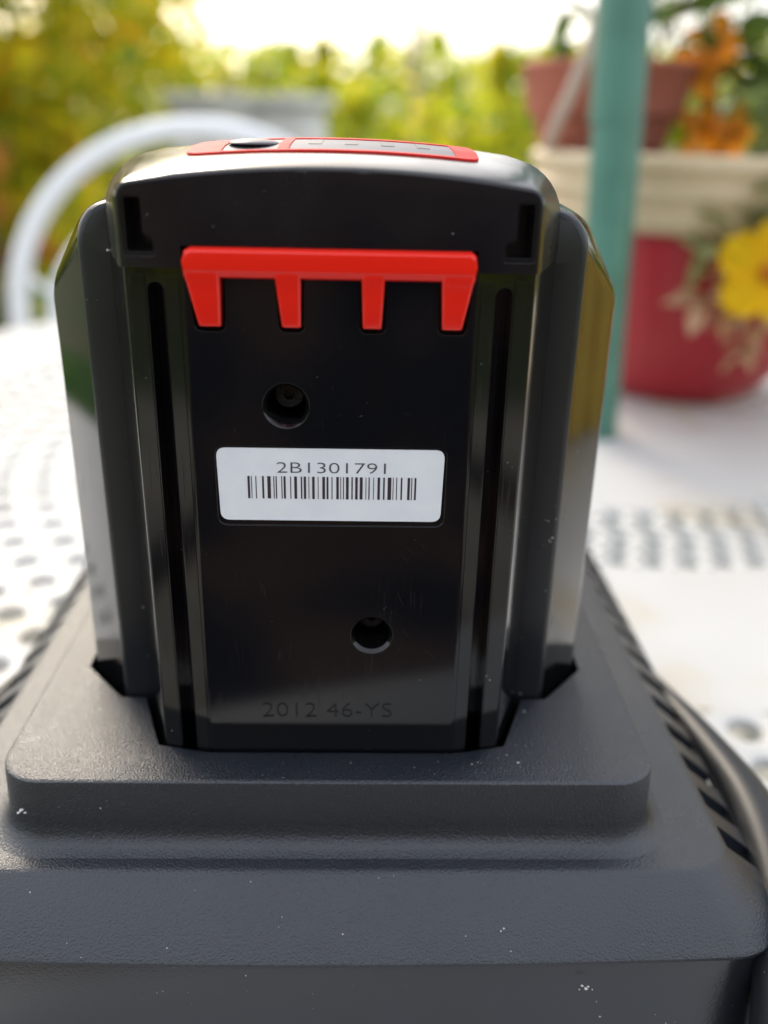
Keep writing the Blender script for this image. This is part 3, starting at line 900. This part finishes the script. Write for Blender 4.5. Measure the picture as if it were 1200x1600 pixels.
# ================================================================== PLANTER
cream_m = mat('cream glazed clay', (0.62, 0.50, 0.33), 0.45, 0.45, noisecol=(20, (.52, .38, .20), .45, .75), grain2=(60, .15, .002))
burg_m = mat('burgundy glazed clay', (0.42, 0.020, 0.034), 0.38, 0.4, noisecol=(18, (.34, .028, .028), .4, .8))
terra_m = mat('terracotta clay', (0.40, 0.13, 0.085), 0.75, 0.3, noisecol=(25, (.33, .10, .065), .4, .7), grain2=(90, .2, .001))
soil_m = mat('dark potting soil', (0.035, 0.025, 0.018), 0.95, 0.2, grain2=(150, .8, .006))
PC = (0.261, 0.575)
pl = thing('flower_planter', (PC[0], PC[1], TT), 'large burgundy clay planter with a cream ridged rim, behind the green pole', 'planter')
link_mesh('bowl', lathe([(0, TT), (.058, TT), (.064, TT + .004), (.078, TT + .020), (.092, TT + .045), (.102, TT + .075), (.108, TT + .105), (.111, TT + .130)], PC, 64), burg_m, pl, smooth=60)
zr = -.0615
link_mesh('rim', lathe([(.109, zr + .002), (.121, zr), (.125, zr + .003), (.126, zr + .012), (.122, zr + .016), (.126, zr + .020), (.127, zr + .030), (.123, zr + .034), (.128, zr + .039), (.129, zr + .046), (.126, zr + .0495), (.118, zr + .0495), (.114, zr + .044), (.112, zr + .010)], PC, 64), cream_m, pl, smooth=50)
link_mesh('soil', lathe([(0, -.022), (.05, -.019), (.09, -.021), (.1125, -.025)], PC, 32), soil_m, pl, smooth=180)
SC2 = (0.189, 0.606)
zb = -.0185
tp = thing('terracotta_pot', (SC2[0], SC2[1], zb), 'small brown terracotta pot standing on the soil of the big planter', 'pot')
link_mesh('pot', lathe([(0, zb), (.044, zb), (.046, zb + .002), (.054, zb + .030), (.059, zb + .031), (.064, zb + .062), (.066, zb + .064), (.064, zb + .067), (.060, zb + .066), (.056, zb + .050), (.050, zb + .03)], SC2, 48), terra_m, tp, smooth=40)
link_mesh('soil', lathe([(0, zb + .054), (.056, zb + .052)], SC2, 24), soil_m, tp, smooth=180)

# ---- leaf blade meshes shared between leaf parts
def blade(length, width, curl=.2, n=6, lobes=0):
    V, F = [], []
    for i in range(n + 1):
        t = i / n
        w = width * .5 * math.sin(math.pi * min(1, t * .93 + .05)) ** .8 * (1 + lobes * .35 * math.sin(t * 18))
        z = -curl * length * t * t
        V += [(-w, t * length, z + abs(w) * .25), (0, t * length, z), (w, t * length, z + abs(w) * .25)]
    for i in range(n):
        a = i * 3
        F += [(a, a + 1, a + 4, a + 3), (a + 1, a + 2, a + 5, a + 4)]
    me = mesh_of(V, F); shade(me, 180)
    return me
stem_m = mat('green stem', (0.16, 0.20, 0.07), 0.6, 0.3)
twig_m = mat('brown twig', (0.22, 0.15, 0.09), 0.8, 0.3)
def put_leaf(me, p, d, roll, parent, scale=1.0, name='leaf'):
    o = bpy.data.objects.new(name, me); COL.objects.link(o); o.parent = parent
    o.matrix_parent_inverse = Matrix.Translation(-ORIG[parent.name])
    d = Vector(d).normalized(); q = d.to_track_quat('Y', 'Z') @ Matrix.Rotation(roll, 4, 'Y').to_quaternion()
    o.location = p; o.rotation_mode = 'QUATERNION'; o.rotation_quaternion = q; o.scale = (scale,) * 3
    return o
def sprig(parent, pts, leaf_me, n, rad=.0012, spread=.9, rr=None, stem=stem_m, scale=(.7, 1.2), t0=.2):
    rr = rr or random
    path = smooth_path(pts, 5)
    link_mesh('stem', tube(path, [rad * (1 - .6 * i / (len(path) - 1)) for i in range(len(path))], 6), stem, parent, smooth=180)
    for k in range(n):
        t = t0 + (1 - t0) * k / max(1, n - 1); i = min(len(path) - 2, int(t * (len(path) - 1)))
        p = path[i]; tan = (path[i + 1] - p).normalized()
        a = k * 2.4 + rr.uniform(-.4, .4)
        side = tan.orthogonal().normalized(); side.rotate(Matrix.Rotation(a, 3, tan))
        put_leaf(leaf_me, p, tan * .5 + side * spread + Vector((0, 0, rr.uniform(-.3, .3))), rr.uniform(-.6, .6), parent, rr.uniform(*scale))
def with_mat(me, m): me.materials.append(m); return me
big = with_mat(blade(.040, .020, .25), LEAF['green'])
greyl = with_mat(blade(.030, .013, .3), LEAF['grey'])
peachl = with_mat(blade(.022, .011, .3), LEAF['peach'])
palel = with_mat(blade(.026, .014, .3), LEAF['pale'])

# plant in the terracotta pot
sp = thing('potted_sapling', (SC2[0], SC2[1], zb + .054), 'thin woody plant with a few oval green leaves growing in the terracotta pot', 'plant')
rr = random.Random(5)
sprig(sp, [(SC2[0] - .012, SC2[1], zb + .053), (.176, .60, .075), (.172, .60, .12), (.165, .60, .22)], big, 9, .0026, rr=rr, stem=twig_m, t0=.3)
sprig(sp, [(SC2[0] - .008, SC2[1], zb + .053), (.186, .60, .09), (.190, .60, .24)], big, 9, .0022, rr=rr, stem=twig_m, t0=.35)
sprig(sp, [(SC2[0] + .020, SC2[1], zb + .053), (.240, .60, .10), (.250, .60, .24)], big, 9, .0022, rr=rr, stem=twig_m, t0=.3)
sprig(sp, [(.176, .60, .072), (.160, .60, .082), (.146, .60, .080)], big, 2, .0012, rr=rr, stem=twig_m, t0=.7, scale=(.6, .8))
sprig(sp, [(.176, .60, .055), (.166, .60, .062), (.156, .60, .062)], big, 1, .0010, rr=rr, stem=twig_m, t0=.9, scale=(.6, .7))
# flowering plant in the planter (right part), leaves and orange flowers
fp = thing('flowering_plant', (PC[0] + .05, PC[1], -.021), 'leafy grey green plant with orange flowers growing in the right of the planter', 'plant')
for k in range(17):
    a = rr.uniform(0, 6.28); q = rr.uniform(.01, .05); b0 = Vector((PC[0] + .055 + q * math.cos(a), PC[1] + q * math.sin(a), -.021))
    e = b0 + Vector((rr.uniform(-.05, .12), rr.uniform(-.06, .06), rr.uniform(.06, .26)))
    m_ = b0.lerp(e, .5) + Vector((rr.uniform(-.01, .01), 0, .02))
    sprig(fp, [b0, m_, e], greyl if k % 3 else big, 12, .0015, rr=rr, scale=(.7, 1.3))
petal_o = with_mat(blade(.024, .015, .4), leaf_mat('orange petals', [(0, (.75, .22, .01)), (1, (.85, .35, .02))], .5))
def ruffled(length, width, seed):
    r5 = random.Random(seed); V, F = [], []; n, m_ = 7, 9
    ph = r5.uniform(0, 6)
    for i in range(n + 1):
        t = i / n
        for j in range(m_):
            u = j / (m_ - 1) * 2 - 1
            w = width * .5 * (.25 + .75 * math.sin(math.pi * (.12 + .60 * t)))
            le = length * (1 - .16 * u * u - .05 * math.sin(u * 9 + ph))
            V.append((u * w, t * le, .10 * length * t * t * math.sin(u * 6 + ph) + .12 * length * u * u * t - .15 * length * t * t))
    for i in range(n):
        for j in range(m_ - 1):
            a = i * m_ + j; F.append((a, a + 1, a + 1 + m_, a + m_))
    me = mesh_of(V, F); shade(me, 180); return me
petal_y = with_mat(ruffled(.036, .032, 3), leaf_mat('yellow petals', [(0, (.85, .52, .004)), (1, (.90, .60, .006))], .45, .9))
eye_m = mat('rusty flower centre', (.45, .14, .01), .8, .2)
def flower(parent, c, n, petal, face, npet, size, rows=1, eye=.006):
    face = Vector(face).normalized(); u = face.orthogonal().normalized()
    for r_i in range(rows):
        for k in range(npet):
            d = u.copy(); d.rotate(Matrix.Rotation(2 * math.pi * (k + r_i * .5) / npet, 3, face))
            dd = d + face * (.25 + .5 * r_i)
            o = bpy.data.objects.new('petal', petal); COL.objects.link(o); o.parent = parent
            o.matrix_parent_inverse = Matrix.Translation(-ORIG[parent.name])
            yv = dd.normalized(); zv = (face - yv * face.dot(yv)).normalized(); xv = yv.cross(zv)
            o.matrix_local = Matrix.Identity(4)
            o.rotation_mode = 'QUATERNION'; o.rotation_quaternion = Matrix((xv, yv, zv)).transposed().to_quaternion()
            o.location = Vector(c) + d * .001; o.scale = (size * (1 - .25 * r_i),) * 3
    me = bpy.data.meshes.new('eye'); bm = bmesh.new(); bmesh.ops.create_icosphere(bm, subdivisions=2, radius=eye); bm.to_mesh(me); bm.free()
    for v in me.vertices: v.co = Vector(c) + v.co + face * .003
    link_mesh('flower_centre', me, eye_m, parent, smooth=180)
for c in ((.268, .60, .062), (.255, .59, .044), (.262, .585, .003), (.282, .58, .000), (.34, .57, .03)):
    flower(fp, c, 0, petal_o, (rr.uniform(-.7, .6), -1, rr.uniform(-.2, .8)), 5, rr.uniform(.8, 1.25), 1, .004)
# hanging sprigs with the yellow flower in front of the planter
hp = thing('trailing_pansy', (PC[0] + .02, PC[1] - .10, -.022), 'trailing plant with one big yellow flower and peach leaves hanging over the planter rim', 'plant')
def hang(pts, me, n, **k): sprig(hp, pts, me, n, .0012, rr=rr, **k)
P0 = (PC[0] + .03, PC[1] - .095, -.022)
P1 = (PC[0] + .015, PC[1] - .140, -.012)
hang([P0, P1, (.262, .452, -.045), (.215, .45, -.074)], palel, 15, t0=.45)
hang([P0, P1, (.264, .450, -.050), (.225, .452, -.066)], palel, 12, t0=.5)
hang([P0, P1, (.268, .452, -.05), (.250, .45, -.085), (.225, .45, -.105)], peachl, 18, t0=.45)
hang([P0, P1, (.272, .452, -.05), (.262, .45, -.095), (.240, .45, -.112)], peachl, 16, t0=.45)
hang([P0, P1, (.278, .45, -.06), (.272, .455, -.11), (.263, .45, -.140)], peachl, 20, t0=.4)
flower(hp, (.262, .428, -.079), 0, petal_y, (-.35, -1, .25), 5, .92, 1, .007)
# pale cord tied to the pot plant
cord_m = mat('pale jute cord', (0.50, 0.40, 0.33), 0.85, 0.2, grain2=(900, .5, .0005))
def untwisted(pts, r): return tube(smooth_path(pts, 6), r, 10)
cd = link_mesh('cord', untwisted([(.138, .552, -.0105), (.138, .532, .004), (.147, .525, .030), (.158, .525, .068), (.172, .525, .15)], .0045), cord_m, smooth=180)
cd['label'] = 'pale cord slanting up from the planter rim in front of the terracotta pot'; cd['category'] = 'cord'

# ================================================================== WHITE CHAIR
ch_m = mat('white painted metal', (0.80, 0.81, 0.82), 0.35, 0.5)
chr_ = thing('garden_chair', (-0.24, 1.35, GZ), 'white metal garden chair with a double hoop back at the left behind the table', 'chair')
CX, CY = -0.215, 1.12
def arc(rx, rz, zc, y, lean=.12, a0=0, a1=180, n=26, drop=.35):
    P = []
    P.append((CX + rx, y - drop * lean, zc - drop))
    for k in range(n + 1):
        a = R(a0 + (a1 - a0) * k / n)
        P.append((CX + rx * math.cos(a), y + lean * rz * math.sin(a), zc + rz * math.sin(a)))
    P.append((CX - rx, y - drop * lean, zc - drop))
    return P
link_mesh('outer_hoop', tube(arc(.255, .235, -.240, CY), .0145, 12), ch_m, chr_, smooth=180)
link_mesh('inner_hoop', tube(arc(.206, .172, -.262, CY), .0130, 12), ch_m, chr_, smooth=180)
for k in range(2):
    a = R(12 + 156 * k)
    link_mesh('spoke', tube([(CX + .206 * math.cos(a), CY + .12 * .172 * math.sin(a), -.262 + .172 * math.sin(a)), (CX + .255 * math.cos(a), CY + .12 * .235 * math.sin(a), -.240 + .235 * math.sin(a))], .006, 8), ch_m, chr_, smooth=180)
sz = GZ + .44
link_mesh('seat', loft([[(CX + .215 * math.cos(t), CY - .04 - .21 + .215 * math.sin(t), z) for t in [2 * math.pi * q / 40 for q in range(40)]] for z in (sz, sz + .018)]), ch_m, chr_, smooth=40)
for sx_, sy_ in ((-1, 0), (1, 0)):
    link_mesh('arm_rest', tube(smooth_path([(CX + sx_ * .215, CY - .04, -.30), (CX + sx_ * .24, CY - .2, -.27), (CX + sx_ * .23, CY - .40, -.30), (CX + sx_ * .2, CY - .42, sz)], 6), .011, 10), ch_m, chr_, smooth=180)
    link_mesh('leg', tube([(CX + sx_ * .215, CY - .042, -.52), (CX + sx_ * .19, CY - .06, sz + .01), (CX + sx_ * .21, CY + .02, GZ + .047)], .0125, 10), ch_m, chr_, smooth=180)
    link_mesh('leg', tube([(CX + sx_ * .19, CY - .40, sz + .01), (CX + sx_ * .21, CY - .44, GZ + .047)], .0125, 10), ch_m, chr_, smooth=180)
# added chair shape, unseen: dark stand-in for the photographer mirrored in the front panel
cu_m = mat('navy and brown stand-in cloth', (0.012, 0.016, 0.030), 0.9, 0.1, grain2=(300, .4, .002), noisecol=(5, (0.13, 0.085, 0.07), .47, .60))  # brown patches put in to vary the dark reflection in the panel
ns = thing('photographer_standin', (0.02, -0.55, GZ), 'high backed garden chair with navy and brown cushions, near side of the table', 'chair')
def pillow(x0, x1, y0, y1, z0, z1):
    return bevelled(box(x0, x1, y0, y1, z0, z1), .03, 4)
link_mesh('standin_seat', pillow(-.27, .31, -.72, -.24, GZ + .42, GZ + .53), cu_m, ns, smooth=60)
link_mesh('standin_back', pillow(-.27, .31, -.84, -.72, GZ + .45, .30), cu_m, ns, smooth=60)
for x_ in (-.29, .33):
    link_mesh('side_frame', tube(smooth_path([(x_, -.20, GZ + .021), (x_, -.22, GZ + .40), (x_, -.30, GZ + .62), (x_, -.80, GZ + .62), (x_, -.90, GZ + .60)], 5), .014, 10), cu_m, ns, smooth=180)
    link_mesh('leg', tube([(x_, -.86, GZ + .021), (x_, -.80, .26)], .014, 10), cu_m, ns, smooth=180)
link_mesh('seat_frame', box(-.29, .33, -.80, -.24, GZ + .395, GZ + .418), cu_m, ns)
# grass tufts in view on the lawn
rg = np.random.default_rng(3)
cs = np.stack([rg.uniform(-3, 0.2, 900), rg.uniform(1.7, 6.5, 900), np.full(900, GZ + .02)], 1)
link_mesh('grass', leaf_cloud(cs, np.tile([.12, .12, .03], (900, 1)), 22, .07, flat=0, droop=-.2, seed=9), leaf_mat('grass blades', [(0, (.05, .16, .03)), (.6, (.09, .26, .05)), (1, (.22, .34, .06))], .4), kind='stuff')
